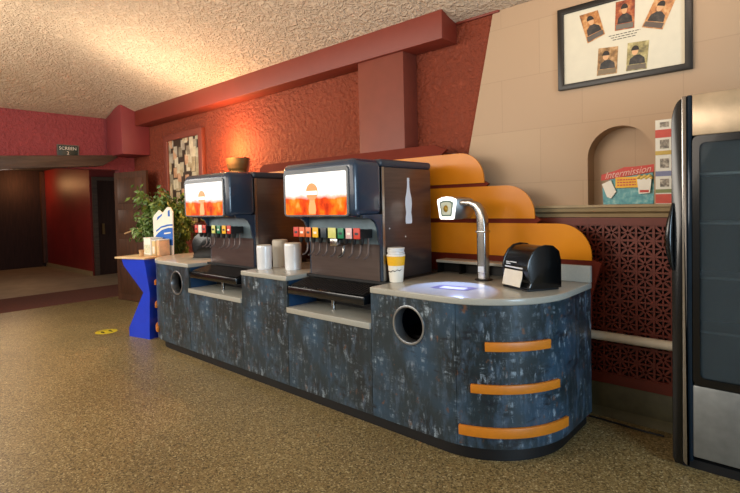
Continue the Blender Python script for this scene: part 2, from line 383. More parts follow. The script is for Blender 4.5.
# breeze-block grille under the ledge
GX0, GX1, GZ0, GZ1 = -1.93, 1.15, .215, 1.372
mb = MB()
yf, yb = WY-.03, WY-.004
mb.box(GX0, GX1, yf-.006, yb, GZ0, GZ0+.07).box(GX0, GX1, yf-.006, yb, GZ1-.05, GZ1)
s = .104; z0 = GZ0+.07; nz = int(round((GZ1-.05-z0)/s)); nxx = int((GX1-GX0)/s); sz = (GZ1-.05-z0)/nz
def bar(mb, p, q, w, ya, yb_):
    dx, dz = q[0]-p[0], q[1]-p[1]; l = math.hypot(dx, dz); nx, nz_ = -dz/l*w/2, dx/l*w/2
    mb.prism([(p[0]+nx, p[1]+nz_), (q[0]+nx, q[1]+nz_), (q[0]-nx, q[1]-nz_), (p[0]-nx, p[1]-nz_)], 'y', ya, yb_)
for i in range(nxx+1):
    x = GX0+i*s; bar(mb, (x, z0), (x, GZ1-.05), .015, yf, yb)
for j in range(nz+1):
    z = z0+j*sz; bar(mb, (GX0, z), (GX1, z), .015, yf+.001, yb)
for i in range(nxx):
    for j in range(nz):
        x, z = GX0+i*s, z0+j*sz
        bar(mb, (x, z), (x+s, z+sz), .015, yf+.004, yb); bar(mb, (x, z+sz), (x+s, z), .015, yf+.004, yb)
        bar(mb, (x+s/2, z), (x+s/2, z+sz), .010, yf+.006, yb); bar(mb, (x, z+sz/2), (x+s, z+sz/2), .010, yf+.006, yb)
struct(mb.build('trim_7', M['grille'], smooth=False), 'brown red pierced star grille under the tan ledge', 'grille')
struct(MB().box(GX0, 1.8, WY-.003, WY-.0005, .2, 1.375).build('trim_8', M['hole']), 'dark backing behind the pierced grille', 'trim')
mb = MB().prism([(WY, 0), (WY-.10, 0), (WY-.085, .02), (WY-.05, .05), (WY-.045, .19), (WY-.03, .215), (WY, .215)], 'x', -8.0, 1.8)
struct(mb.build('baseboard_back', M['base']), 'green grey concrete skirting below the grille', 'baseboard')

# ------------------------------------------------------------------ things on the walls
p = MB().tube([(-1.5, 3.60, .556), (.9, 3.60, .556)], .031, 16)
tag(p.build('wall_pipe', M['pipe']), 'cream horizontal pipe running across the pierced grille', 'pipe')

f = thing('wall_collage', 'tall red framed collage of tan and cream pictures on the red wall', 'picture', (-6.97, WY, 1.3))
mb = MB(); ring(mb, [(-7.56, 1.2), (-6.40, 1.2), (-6.40, 2.64), (-7.56, 2.64)], [(-7.45, 1.3), (-6.51, 1.3), (-6.51, 2.545), (-7.45, 2.545)], 'y', WY-.045, WY+.012)
mb.build('frame', M['pilaster'], f, bevel=.008)
MB().box(-7.45, -6.51, WY-.008, WY+.01, 1.3, 2.545).build('picture', M['collage'], f)

sc = thing('wall_sconce', 'brass half bowl uplight sconce glowing on the red wall', 'wall lamp', (-5.57, 3.69, 1.93))
mb = MB()
prof = [(.14, 1.88), (.15, 1.92), (.145, 1.97), (.165, 2.0), (.185, 2.06), (.20, 2.135)]
rings = [[(-5.57+r*math.cos(PI+PI*i/20), 3.688+r*.8*math.sin(PI+PI*i/20), z) for i in range(21)] for r, z in prof]
rings2 = [[(-5.57+(r-.012)*math.cos(PI+PI*i/20), 3.688+(r-.012)*.8*math.sin(PI+PI*i/20), z) for i in range(21)] for r, z in prof[::-1]]
allr = rings+rings2
for a, b in zip(allr[:-1], allr[1:]):
    mb.add(a+b, [(i, i+1, 22+i, 21+i) for i in range(20)])
mb.build('bowl', M['gold'], sc)
MB().cyl((-5.57, 3.60, 1.97), .03, .06).build('bulb', emis('amber_bulb', '#ffb060', 2), sc)

pf = thing('framed_poster', 'wide black framed ivory board with five tilted picture cards', 'framed picture', (-.98, WY, 2.3))
FX0, FX1, FZ0, FZ1 = -1.402, -.566, 2.298, 2.882
mb = MB(); ring(mb, [(FX0, FZ0), (FX1, FZ0), (FX1, FZ1), (FX0, FZ1)], [(FX0+.042, FZ0+.04), (FX1-.042, FZ0+.04), (FX1-.042, FZ1-.04), (FX0+.042, FZ1-.04)], 'y', WY-.03, WY-.001)
mb.build('frame', M['frame'], pf, bevel=.005)
MB().box(FX0+.04, FX1-.04, WY-.012, WY-.002, FZ0+.038, FZ1-.038).build('mat_board', M['mat_board'], pf)
cards = [((-1.249, 2.806), (-1.125, 2.812), (-1.079, 2.637), (-1.194, 2.599)), ((-1.008, 2.832), (-.89, 2.830), (-.896, 2.634), (-1.016, 2.641)),
         ((-.767, 2.800), (-.652, 2.765), (-.732, 2.581), (-.851, 2.625)), ((-1.122, 2.547), (-.996, 2.535), (-1.005, 2.355), (-1.135, 2.361)),
         ((-.936, 2.541), (-.808, 2.532), (-.824, 2.35), (-.948, 2.356))]
pal = [('#6a4526', '#b97a40', '#d8ab72'), ('#6a2a1c', '#a8552e', '#cf9058'), ('#7a4828', '#c08048', '#dcb680'), ('#4e3a26', '#98703f', '#c8a070'), ('#5c553a', '#a0925e', '#cabd88')]
for k, c in enumerate(cards):
    cd = MB().prism(list(c)[::-1], 'y', WY-.0145, WY-.0115).build('picture_card', m_photo('card_print', *pal[k], 26), pf)
    def at(a, b): # bilinear on the card; a right, b down
        tl, tr, br_, bl = c
        return (tl[0]*(1-a)*(1-b)+tr[0]*a*(1-b)+br_[0]*a*b+bl[0]*(1-a)*b, tl[1]*(1-a)*(1-b)+tr[1]*a*(1-b)+br_[1]*a*b+bl[1]*(1-a)*b)
    coat = [at(*q) for q in ((.12, .78), (.16, .58), (.38, .46), (.62, .46), (.85, .58), (.9, .78))]
    MB().prism(coat, 'y', WY-.0156, WY-.0147).build('coat_print', m_photo('coat_print', '#17130f', '#2b2a2a', '#4a4038', 30), cd)
    face = [at(.5+.15*math.cos(2*PI*i/14)-.03*k, .33+.14*math.sin(2*PI*i/14)) for i in range(14)]
    MB().prism(face, 'y', WY-.0168, WY-.0158).build('face_print', M['skin'], cd)
    hair = [at(.5+.19*math.cos(PI+PI*i/10)-.03*k, .29+.17*math.sin(PI+PI*i/10)) for i in range(11)]
    MB().prism(hair, 'y', WY-.0176, WY-.0170).build('hair_print', M['print_dark'], cd)
    foot = [at(0.05, .80), at(.95, .80), at(.95, .97), at(.05, .97)]
    MB().prism(foot, 'y', WY-.0156, WY-.0147).build('caption_band', plain('band_print', ['#5a534c', '#6d675c', '#5c4f45', '#7a6a50', '#6a5f50'][k], .5), cd)
mb = MB()
for z, a, b in ((2.612, -1.055, -.86), (2.596, -1.04, -.875), (2.580, -1.03, -.89)):
    x = a
    while x < b:
        w = random.uniform(.012, .03); mb.box(x, min(x+w, b), WY-.0135, WY-.0125, z, z+.0045); x += w+.006
mb.build('caption_text', M['print_dark'], pf)

ns = thing('intermission_sign', 'teal cardboard sign with red script standing in the arched niche', 'sign', (-.95, 3.70, 1.463))
y = 3.70
MB().prism([(-1.11, 1.463), (-.796, 1.463), (-.79, 1.60), (-.80, 1.67), (-1.06, 1.64), (-1.115, 1.58)], 'y', y, y+.008).build('card', M['teal'], ns)
MB().prism([(-1.12, 1.630), (-.97, 1.652), (-.792, 1.674), (-.788, 1.724), (-.90, 1.716), (-.97, 1.716), (-1.03, 1.694), (-1.118, 1.672)], 'y', y-.010, y-.0015).build('red_banner', M['red_print'], ns)
text('lettering', 'Intermission', .066, plain('pale_pink_letter', '#e8b8a8', .5), ns, (-.955, y-.012, 1.678), Matrix.Rotation(-math.radians(7), 3, 'Y') @ FRONT, shear=.5, xs=.88, ext=.0005)
b = MB().box(-1.025, -.885, y-.016, y-.0105, 1.575, 1.648).build('yellow_board', M['yellow'], ns)
mb = MB()
for z in (1.63, 1.612, 1.594):
    x = -1.012
    while x < -.9:
        w = random.uniform(.008, .02); mb.box(x, min(x+w, -.898), y-.0175, y-.0162, z-.004, z+.004); x += w+.005
mb.build('small_print', M['red_print'], b)
MB().prism([(-1.115, 1.605), (-1.055, 1.632), (-1.022, 1.55), (-1.055, 1.505), (-1.08, 1.515)], 'y', y-.014, y-.0015).build('drink_cup_print', M['cupwhite'], ns)
pc = MB().prism([(-.888, 1.628), (-.80, 1.640), (-.812, 1.535), (-.878, 1.530)], 'y', y-.024, y-.018).build('popcorn_box_print', M['cupwhite'], ns)
mb = MB()
for i in range(9): mb.sphere((-.882+.0098*i, y-.021, 1.642+.008*math.sin(i*2.1)), .011, 8, 6)
mb.build('popcorn_print', plain('popcorn_yellow', '#e2c46a', .6), pc)
MB().box(-.872, -.818, y-.0255, y-.0242, 1.54, 1.556).build('box_band', M['red_print'], pc)

ps = thing('price_card_stack', 'tall strip of white picture cards with coloured bands beside niche', 'poster', (-.69, 3.62, 1.463))
MB().box(-.768, -.60, 3.630, 3.642, 1.4625, 2.0).build('backing', M['whitecard'], ps)
for z0, z1, h in ((1.466, 1.525, '#cf4a35'), (1.533, 1.556, '#7f8a52'), (1.640, 1.672, '#7c83a8'), (1.776, 1.802, '#c9a94a'), (1.886, 1.937, '#cc4a3a')):
    MB().box(-.768, -.60, 3.627, 3.6295, z0, z1).build('colour_band', plain('band_ink', h, .5, var=.1), ps)
for z0, z1 in ((1.572, 1.622), (1.692, 1.752), (1.816, 1.872), (1.952, 1.984)):
    for x0 in (-.742, -.672):
        MB().box(x0, x0+.05, 3.627, 3.6295, z0, z1).build('picture_print', m_photo('snack_print', '#3a342c', '#8a8070', '#cfc6b4', 45), ps)

sg = thing('screen_sign', 'small dark green screen number sign above the far doorway', 'sign', (FX, 2.64, 2.42))
MB().box(FX+.001, FX+.015, 2.525, 2.815, 2.37, 2.535).build('plate', M['signgreen'], sg, bevel=.003)
mb = MB(); ring(mb, [(2.517, 2.362), (2.823, 2.362), (2.823, 2.543), (2.517, 2.543)], [(2.531, 2.376), (2.809, 2.376), (2.809, 2.529), (2.531, 2.529)], 'x', FX+.001, FX+.022)
mb.build('frame', plain('sign_frame', '#5e5f58', .5), sg)
text('lettering', 'SCREEN', .070, M['cupwhite'], sg, (FX+.0165, 2.668, 2.485), RIGHTF)
text('number', '2', .072, M['cupwhite'], sg, (FX+.0165, 2.668, 2.412), RIGHTF)

# ------------------------------------------------------------------ counter cabinets
YF, TZ = 2.455, .95
CXR, CXL, CY, CR = -1.66, -5.25, 3.005, .55
def hole_panel(x0, x1, z0, z1, cx, cz, r, y0, y1, n=40):
    mb = MB(); C = []; Q = []
    for i in range(n):
        a = 2*PI*(i+.5)/n; ca, sa = math.cos(a), math.sin(a); C.append((cx+r*ca, cz+r*sa))
        t = min([((x1 if ca > 0 else x0)-cx)/ca if abs(ca) > 1e-6 else 9, ((z1 if sa > 0 else z0)-cz)/sa if abs(sa) > 1e-6 else 9])
        Q.append((cx+t*ca, cz+t*sa))
    ring(mb, Q, C, 'y', y0, y1)
    for sx in (x0, x1):          # fill the four corners
        for szz in (z0, z1):
            cand = sorted(Q, key=lambda q: math.hypot(q[0]-sx, q[1]-szz))
            a = min((q for q in Q if abs(q[0]-sx) < 1e-6), key=lambda q: abs(q[1]-szz), default=None)
            b = min((q for q in Q if abs(q[1]-szz) < 1e-6), key=lambda q: abs(q[0]-sx), default=None)
            if a and b: mb.prism([(sx, szz), a, b], 'y', y0, y1)
    return mb
G = 'blue distressed counter cabinets'
def stripes(mirror, parent):
    for z0, z1, a0, a1 in ((.650, .702, -62, -21.5), (.406, .456, -70.5, -14), (.152, .209, -78, -5)):
        A0, A1 = (a0, a1) if not mirror else (180-a1-360, 180-a0-360)
        cx = CXL if mirror else CXR
        out = arc(cx, CY, CR+.022, A0, A1, 24); inn = arc(cx, CY, CR+.001, A0, A1, 24)
        MB().prism(out+inn[::-1], 'z', z0, z1).build('accent_strip', M['stripe'], parent, bevel=.003)
def end_unit(label, mirror):
    cx = CXL if mirror else CXR; sgn = -1 if mirror else 1
    hx0, hx1 = (CXL, -4.652) if mirror else (-2.215, CXR)
    t = thing('counter_cabinet', label, 'cabinet', (cx, 2.9, 0))
    hole = cx + (.15 if mirror else -.245)
    hole = -4.90 if mirror else -1.897
    hp_ = hole_panel(hx0+.002 if not mirror else hx0, hx1 if not mirror else hx1-.002, .08, .908, hole, .738, .118, YF, YF+.02)
    a0_, a1_ = (-90, -79.8) if not mirror else (-90, -100.2)
    hp_.prism(arc(cx, CY, CR, a0_, a1_, 5)+arc(cx, CY, CR-.02, a0_, a1_, 5)[::-1], 'z', .08, .908)
    hp_.build('hole_panel', M['panel'], t, smooth=False)
    # quarter-round end panel with a straight return to the back
    a = arc(cx, CY, CR, -79.5, 0, 24) if not mirror else arc(cx, CY, CR, -100.5, -180, 24)
    b = arc(cx, CY, CR-.02, -79.5, 0, 24) if not mirror else arc(cx, CY, CR-.02, -100.5, -180, 24)
    out = a+[(cx+sgn*CR, 3.42)]; inn = b+[(cx+sgn*(CR-.02), 3.42)]
    MB().prism(out+inn[::-1], 'z', .08, .908).build('curved_panel', M['panel'], t)
    stripes(mirror, t)
    xi = hx0 if not mirror else hx1            # inner side next to the machine bay
    x0, x1 = (xi+.002, xi+.022) if not mirror else (xi-.022, xi-.002)
    MB().box(x0, x1, YF+.021, 3.42, .08, .908).build('side_panel', M['navyside'], t)
    xa, xb = (x1+.001, cx+CR-.021) if not mirror else (cx-CR+.021, x0-.001)
    MB().box(xa, xb, 3.40, 3.42, .08, .908).build('back_panel', M['hole'], t)
    MB().box(min(x1+.001, cx) if not mirror else cx, cx if not mirror else x0-.001, YF+.021, 3.398, .08, .10).build('bottom_panel', M['hole'], t)
    ck = arc(cx, CY, CR-.028, -90, 0, 24) if not mirror else arc(cx+.10, CY, CR-.028, -90, -180, 24)
    poly = ck+[(cx+sgn*(CR-.028)+(.10 if mirror else 0), 3.40), (xi, 3.40), (xi, CY-CR+.028)]
    MB().prism(poly, 'z', 0, .079).build('toe_kick', M['kick'], t)
    mb = MB(); n = 40
    o = [(hole+.125*math.cos(2*PI*i/n), .738+.125*math.sin(2*PI*i/n)) for i in range(n)]
    i_ = [(hole+.110*math.cos(2*PI*i/n), .738+.110*math.sin(2*PI*i/n)) for i in range(n)]
    ring(mb, o, i_, 'y', YF-.008, YF-.0005)
    o2 = [(hole+.116*math.cos(2*PI*i/n), .738+.116*math.sin(2*PI*i/n)) for i in range(n)]
    ring(mb, o2, i_, 'y', YF-.0005, YF+.075)
    mb.build('trash_ring', M['ringsteel'], t, bevel=.003)
    mb = MB().lathe([(.17, .105), (.2, .86)], (hole, 2.76, 0), 24); 
    MB().lathe([(.16, .103), (.19, .64), (.18, .64), (.15, .12)], (hole, 2.77, 0), 24).build('bin', M['blacksoft'], t)
    return t
end_unit('blue distressed counter end cabinet with rounded orange striped right end and waste hole', False)
end_unit('far left counter cabinet with waste hole, beside the cobalt blue table', True)
def bay(x0, x1, split, label):
    t = thing('counter_cabinet', label, 'cabinet', ((x0+x1)/2, 2.9, 0))
    MB().box(x0+.002, split-.0015, YF, YF+.02, .08, .662).build('door', M['panel'], t)
    MB().box(split+.0015, x1-.002, YF, YF+.02, .08, .662).build('door', M['panel'], t)
    MB().box(x0+.002, x1-.002, YF+.021, 3.42, .08, .662).build('carcass', M['navyside'], t)
    MB().box(x0+.002, x1-.002, YF-.015, 3.42, .664, .706).build('ledge', M['top'], t, bevel=.004)
    MB().box(x0+.002, x1-.002, 2.76, 2.78, .707, .928).build('recess_back', M['blacksoft'], t)
    MB().box(x0+.002, x1-.002, 2.66, 3.42, .93, .949).build('deck', M['blacksoft'], t)
    MB().box(x0, x1, CY-CR+.028, 3.40, 0, .079).build('toe_kick', M['kick'], t)
    xp = x0+.42*(x1-x0)
    MB().cyl((xp, 2.60, .707), .016, .109).build('drain_pipe', M['chrome'], t)
    return t
bay(-4.65, -3.73, -4.145, 'two door counter cabinet with a recess under the left drinks machine')
bay(-3.10, -2.215, -2.64, 'two door counter cabinet with a recess under the right drinks machine')
t = thing('counter_cabinet', 'blue distressed middle counter cabinet under the white cup sleeves', 'cabinet', (-3.415, 2.9, 0))
MB().box(-3.728, -3.102, YF, YF+.02, .08, .908).build('front_panel', M['panel'], t)
MB().box(-3.728, -3.102, YF+.021, 3.42, .08, .908).build('carcass', M['navyside'], t)
MB().box(-3.73, -3.10, CY-CR+.028, 3.40, 0, .079).build('toe_kick', M['kick'], t)
# worktops
def worktop(poly, label):
    o = MB().prism(poly, 'z', .909, TZ).build('countertop', M['top'], bevel=.008, seg=3); tag(o, label, 'countertop'); return o
ov = .008
worktop([(-2.215, YF-ov)] + arc(CXR, CY, CR+ov, -90, 0, 28) + [(CXR+CR+ov, 3.42), (-2.215, 3.42)], 'grey curved countertop slab at right end holding the paper towel dispenser')
worktop(([(-4.652, YF-ov)] + arc(CXL, CY, CR+ov, -90, -180, 28) + [(CXL-CR-ov, 3.42), (-4.652, 3.42)])[::-1], 'grey countertop slab at far left end beside the blue table')
worktop([(-3.729, YF-ov), (-3.101, YF-ov), (-3.101, 3.42), (-3.729, 3.42)], 'short grey countertop slab between the two drinks machines')
# back splash and low black rail behind the pump
tag(MB().box(-1.60, -1.10, 3.385, 3.42, TZ+.0005, 1.062).build('backsplash', M['top'], bevel=.004), 'short grey backsplash upright behind the paper towel dispenser', 'backsplash')
t = thing('condiment_rack', 'low black rack with a grey lid at the back of countertop', 'rack', (-1.93, 3.36, TZ))
MB().box(-2.24, -1.63, 3.36, 3.415, TZ+.0005, 1.03).build('back_board', M['blacksoft'], t)
MB().box(-2.24, -1.63, 3.27, 3.415, 1.031, 1.052).build('lid', M['top'], t, bevel=.004)
for x in (-2.23, -2.03, -1.83, -1.64): MB().box(x-.006, x+.006, 3.28, 3.359, TZ+.0005, 1.03).build('divider', M['black'], t)

# ------------------------------------------------------------------ stepped orange backboard
t = thing('backboard', 'stepped orange rounded backboard behind the drinks machines', 'backboard', (-3.35, 3.46, TZ))
MB().prism([(-5.55, .02), (-1.15, .02), (-1.12, .85), (-1.05, 1.075), (-1.13, 1.10), (-1.30, 1.30), (-1.50, 1.335), (-1.46, 1.36), (-1.52, 1.40), (-1.70, 1.58), (-1.90, 1.615), (-1.87, 1.64), (-1.92, 1.67), (-2.06, 1.86), (-2.30, 1.895), (-2.24, 1.935), (-2.37, 1.985),
            (-4.72, 1.985), (-4.80, 1.945), (-4.79, 1.67), (-4.84, 1.64), (-5.0, 1.60), (-5.18, 1.40), (-5.24, 1.36), (-5.40, 1.30), (-5.56, 1.10), (-5.64, 1.075)], 'y', 3.452, 3.484).build('oxblood_board', M['backer'], t)
for x0, x1, z0, z1 in ((-5.59, -1.108, 1.092, 1.338), (-5.20, -1.499, 1.373, 1.620), (-4.80, -1.90, 1.648, 1.892)):
    r = z1-z0-.03
    MB().prism(rrect(x0, x1, z0, z1, (0, 0, r, r), 10), 'y', 3.438, 3.4515).build('orange_tier', M['orange'], t, smooth=False)

# ------------------------------------------------------------------ drinks machines (origin: middle of the base)
def machine(label, labels, decal):
    t = thing('soda_fountain', label, 'drinks machine', (0, 0, 0))
    # local: x centre 0, y as in the room minus 2.66, z from the deck
    Y = lambda v: v-2.66
    Z = lambda v: v-.95
    MB().box(-.385, .385, Y(2.69), Y(3.27), 0, Z(1.765)).build('body', M['brownsteel'], t, bevel=.006)
    h = MB().box(-.385, .385, Y(2.385), Y(2.688), Z(1.415), Z(1.818)).build('head', M['navy'], t, bevel=.055, seg=6)
    MB().box(-.386, .388, Y(2.66), Y(3.285), Z(1.766), Z(1.822)).build('cap', M['slate'], t, bevel=.024, seg=6)
    for s in (-1, 1):
        c = [(Y(2.688), Z(1.0)), (Y(2.688), Z(1.46)), (Y(2.50), Z(1.46))] + [(Y(2.64)-.14*math.sin(a), Z(1.31)+.10*math.cos(a)) for a in [PI/2*k/8 for k in range(8, -1, -1)]][::1] 
        c = [(Y(2.688), Z(.955)), (Y(2.688), Z(1.43)), (Y(2.46), Z(1.43)), (Y(2.47), Z(1.41)), (Y(2.56), Z(1.40)), (Y(2.60), Z(1.375)), (Y(2.625), Z(1.33)), (Y(2.632), Z(1.25)), (Y(2.66), Z(1.20)), (Y(2.66), Z(.955))]
        a, b = (.366, .384) if s > 0 else (-.384, -.366)
        MB().prism(c, 'x', a, b).build('side_cheek', M['navy'], t)
        a, b = (.3855, .391) if s > 0 else (-.391, -.3855)
        MB().box(a, b, Y(2.668), Y(2.692), 0.002, Z(1.765)).build('edge_strip', M['brush'], t)
    fr = MB(); ring(fr, rrect(-.340, .345, Z(1.425), Z(1.765), .03), rrect(-.322, .327, Z(1.434), Z(1.735), .015), 'y', Y(2.374), Y(2.386)); fr.build('picture_frame', M['bezel'], t)
    sg = MB().prism(rrect(-.3215, .3265, Z(1.4345), Z(1.7345), .015), 'y', Y(2.376), Y(2.384)).build('lit_picture', M['screen_sign'], t)
    bx = -.02
    prof = [(.001, 1.440), (.034, 1.440), (.040, 1.47), (.036, 1.50), (.026, 1.54), (.034, 1.58), (.028, 1.62)]
    MB().prism([(bx+r, Z(z)) for r, z in prof] + [(bx-r, Z(z)) for r, z in prof[::-1]], 'y', Y(2.3740), Y(2.3755)).build('bottle_print', M['bottlefig'], sg)
    dk = MB().prism([(bx+.062*math.cos(2*PI*i/28), Z(1.600)+.062*math.sin(2*PI*i/28)) for i in range(28)], 'y', Y(2.372), Y(2.3735)).build('red_disc', M['rednose'], sg)
    MB().box(bx-.056, bx+.056, Y(2.3705), Y(2.3716), Z(1.580), Z(1.606)).build('disc_band', M['discband'], dk)
    MB().box(-.364, .364, Y(2.640), Y(2.689), Z(1.215), Z(1.43)).build('valve_plate', M['valveplate'], t)
    MB().box(-.365, .365, Y(2.655), Y(2.689), 0.002, Z(1.214)).build('splash_panel', M['brownsteel'], t)
    xs = [-.352, -.283, -.210, -.130, -.040, .050, .140, .222, .298]
    for k, x in enumerate(xs):
        if labels[k] is None: continue
        v = MB().box(x-.020, x+.020, Y(2.50), Y(2.639), Z(1.262), Z(1.325)).build('valve', M['blacksoft'], t, bevel=.006)
        w = .030 if labels[k] != 'chute' else .04
        MB().box(x-w, x+w, Y(2.492), Y(2.4995), Z(1.262), Z(1.338)).build('flavour_label', M['limelabel' if labels[k] == 'chute' else labels[k]], v, bevel=.002)
        if labels[k] != 'chute':
            MB().box(x-.016, x+.016, Y(2.4905), Y(2.4915), Z(1.290), Z(1.306)).build('label_mark', M['cupwhite'] if k % 2 else M['darklabel'], v)
        MB().lathe([(.020, 0), (.017, -.03), (.011, -.045)][::-1], (x, Y(2.545), Z(1.262)), 12).build('nozzle', M['blacksoft'], v)
        lv = [(x+.012, Y(2.60), Z(1.262)), (x+.012, Y(2.60), Z(1.19)), (x+.012, Y(2.595), Z(1.15)), (x+.010, Y(2.575), Z(1.125)), (x+.004, Y(2.55), Z(1.118))]
        MB().tube(lv, .007 if labels[k] != 'chute' else .011, 8).build('lever', M['lever'] if labels[k] != 'chute' else M['chrome'], v)
        if labels[k] == 'chute':
            MB().box(x-.045, x+.035, Y(2.51), Y(2.60), Z(1.20), Z(1.2615)).build('ice_chute', M['chrome'], v, bevel=.01)
    MB().prism([(Y(2.435), Z(.818)), (Y(2.435), Z(.878)), (Y(2.652), Z(.928)), (Y(2.652), Z(.86)), (Y(2.60), Z(.818))], 'x', -.405, .405).build('drip_tray', M['black'], t, bevel=.010)
    mb = MB()
    for i in range(26): mb.prism([(Y(2.455), Z(.884)), (Y(2.455), Z(.889)), (Y(2.64), Z(.931)), (Y(2.64), Z(.926))], 'x', -.37+i*.0296-.007, -.37+i*.0296+.007)
    mb.build('drip_grate', M['blacksoft'], t, smooth=False)
    if decal:
        bot = [(0.0, 1.695), (.013, 1.695), (.014, 1.672), (.012, 1.668), (.014, 1.63), (.022, 1.585), (.036, 1.545), (.041, 1.50), (.034, 1.455), (.031, 1.43), (.038, 1.40), (.040, 1.365), (.034, 1.350), (0, 1.350)]
        pts = [(Y(2.978)+r, Z(z)) for r, z in bot] + [(Y(2.978)-r, Z(z)) for r, z in bot[::-1][1:-1]]
        MB().prism(pts, 'x', .3852, .3862).build('bottle_emblem', M['whitedecal'], t)
        for yy, z in ((2.748, 1.324), (2.933, 1.255)): MB().cyl((.3852, Y(yy), Z(z)), .006, .002, 'x', 10).build('screw', M['white'], t)
    return t
mr = machine('right drinks machine with lit picture and white bottle emblem on its brown side',
             ['red_print', 'orangelabel', 'orangelabel', 'yellow', 'darklabel', 'chute', 'greenlabel', 'pinklabel', 'red_print'], True)
mr.location = (-2.665, 2.66, TZ)
ml = machine('left drinks machine with lit picture, nearer the potted tree',
             ['red_print', 'cupwhite', 'red_print', None, 'limelabel', 'greenlabel', 'yellow', 'red_print', None], False)
ml.location = (-4.19, 2.66, TZ)

# ------------------------------------------------------------------ things on the counter
def sleeve(x, y, h, r, mat, label):
    t = thing('cup_stack', label, 'cup stack', (x, y, TZ), 'stacked cups in sleeves between the machines')
    MB().lathe([(r*.93, .0005), (r*.95, .01), (r, h-.012), (r, h-.006), (r*.96, h), (r*.6, h)], (x, y, TZ), 28).build('sleeve', mat, t)
    MB().lathe([(r*.55, h-.002), (r*.9, h+.0015), (r*.94, h+.004), (r*.9, h+.006), (r*.5, h+.006)], (x, y, TZ), 28).build('cup_rim', M['cupwhite'], t)
sleeve(-3.635, 2.635, .208, .067, M['canister'], 'silvery white cup stack left of the three, against the left machine')
sleeve(-3.665, 2.835, .24, .072, M['cream'], 'cream cup stack standing behind the other two')
sleeve(-3.395, 2.765, .225, .076, M['canister'], 'silvery white cup stack right of the three, by the right machine')

cx, cy = -2.205, 2.722
t = thing('paper_cup', 'yellow and white paper cup full of lids beside right machine', 'cup', (cx, cy, TZ))
MB().lathe([(.046, .0005), (.048, .006), (.064, .183), (.067, .185), (.067, .192), (.061, .192), (.044, .012)], (cx, cy, TZ), 32).build('cup_wall', M['cupwhite'], t)
MB().lathe([(.0590, .118), (.0655, .183), (.0640, .183), (.0575, .118)], (cx, cy, TZ), 32).build('yellow_band', M['yellow'], t)
mb = MB()
for k in range(16):
    a = math.radians(-120+k*7); r = .0555; mb.sphere((cx+r*math.cos(a), cy+r*math.sin(a), TZ+.075+.004*math.sin(k*1.3)+.001*k), .0035, 6, 4)
mb.build('script_mark', M['print_dark'], t)
for k in range(5):
    MB().lathe([(.056, .188+k*.011), (.061, .190+k*.011), (.061, .198+k*.011), (.045, .199+k*.011)], (cx+.003*math.sin(k*2), cy, TZ), 28).build('lid', M['white'], t)

def dispenser(x, y, rz, label, ink=True):
    t = thing('paper_towel_dispenser', label, 'paper towel dispenser', (0, 0, 0), 'black paper towel dispensers on the counter')
    w = .15
    prof = [(-.13, .012), (-.128, .03), (-.118, .05), (-.138, .10), (-.142, .15), (-.13, .20), (-.10, .25), (-.055, .283), (0, .293), (.06, .285), (.105, .25), (.12, .19), (.12, .012)]
    MB().prism(prof, 'x', -w+.018, w-.018).build('cover', M['black'], t)
    for s in (-1, 1):
        p2 = [(y_*1.05, .012+(z-.012)*1.03) for y_, z in prof]
        a, b = (w-.0175, w) if s > 0 else (-w, -w+.0175)
        MB().prism(p2, 'x', a, b).build('side_shell', M['black'], t, bevel=.006)
    MB().box(-w+.01, w-.01, -.15, .11, 0, .0115).build('base_tray', M['blacksoft'], t, bevel=.004)
    n = 9; vs = []
    for k in range(n):
        f_ = k/(n-1); yy = -.146-.018*f_; zz = .128-.106*f_
        vs.append([(-.115-.010*f_, yy, zz), (.085+.006*math.sin(f_*5), yy+.004, zz)])
    mb = MB()
    for a, b in zip(vs[:-1], vs[1:]):
        mb.add([a[0], a[1], b[1], b[0], (a[0][0], a[0][1]-.002, a[0][2]), (a[1][0], a[1][1]-.002, a[1][2]), (b[1][0], b[1][1]-.002, b[1][2]), (b[0][0], b[0][1]-.002, b[0][2])],
               [(0, 1, 2, 3), (7, 6, 5, 4), (0, 4, 5, 1), (2, 6, 7, 3), (1, 5, 6, 2), (0, 3, 7, 4)])
    mb.build('paper_towel', M['paper'], t)
    MB().box(-.11, .09, -.1485, -.1425, .142, .151).build('label_strip', M['whitedecal'], t)
    mb = MB()
    for x0, x1, z in ((-.10, -.06, .175), (-.05, .02, .178), (-.10, -.05, .163)): mb.box(x0, x1, -.146, -.143, z, z+.007)
    mb.build('instruction_print', M['whitedecal'], t)
    t.location = (x, y, TZ+.0005); t.rotation_euler = (0, 0, rz); t.scale = (.89, .91, .93)
    return t
dispenser(-1.335, 3.02, math.radians(-29), 'black paper towel dispenser with white sheet hanging out on the curved right countertop')
dispenser(-5.10, 2.95, math.radians(-62), 'black paper towel dispenser on the far left countertop beside left machine')

# condiment pump tower
bx, by = -1.737, 3.12
t = thing('condiment_pump', 'chrome curved condiment pump tower with lit keystone badge', 'pump', (bx, by, TZ))
MB().lathe([(.062, .0005), (.062, .008), (.05, .012)], (bx, by, TZ), 28).build('base_flange', M['blacksoft'], t)
path = [(bx, TZ+.012), (bx, TZ+.20), (bx, TZ+.38), (bx-.004, TZ+.44), (bx-.018, TZ+.49), (bx-.045, TZ+.525), (bx-.09, TZ+.545), (bx-.16, TZ+.548)]
wid = [.034, .034, .033, .031, .028, .024, .020, .018]
rings = []
for k, (x, z) in enumerate(path):
    a = path[max(0, k-1)]; b = path[min(len(path)-1, k+1)]; d = Vector((b[0]-a[0], 0, b[1]-a[1])).normalized(); nn = Vector((-d.z, 0, d.x))
    w = wid[k]
    rr = rrect(-w, w, -.036, .036, .012, 3)
    rings.append([(x+nn.x*p, by+q, z+nn.z*p) for p, q in rr])
MB().loft(rings).build('arm', M['chrome'], t)
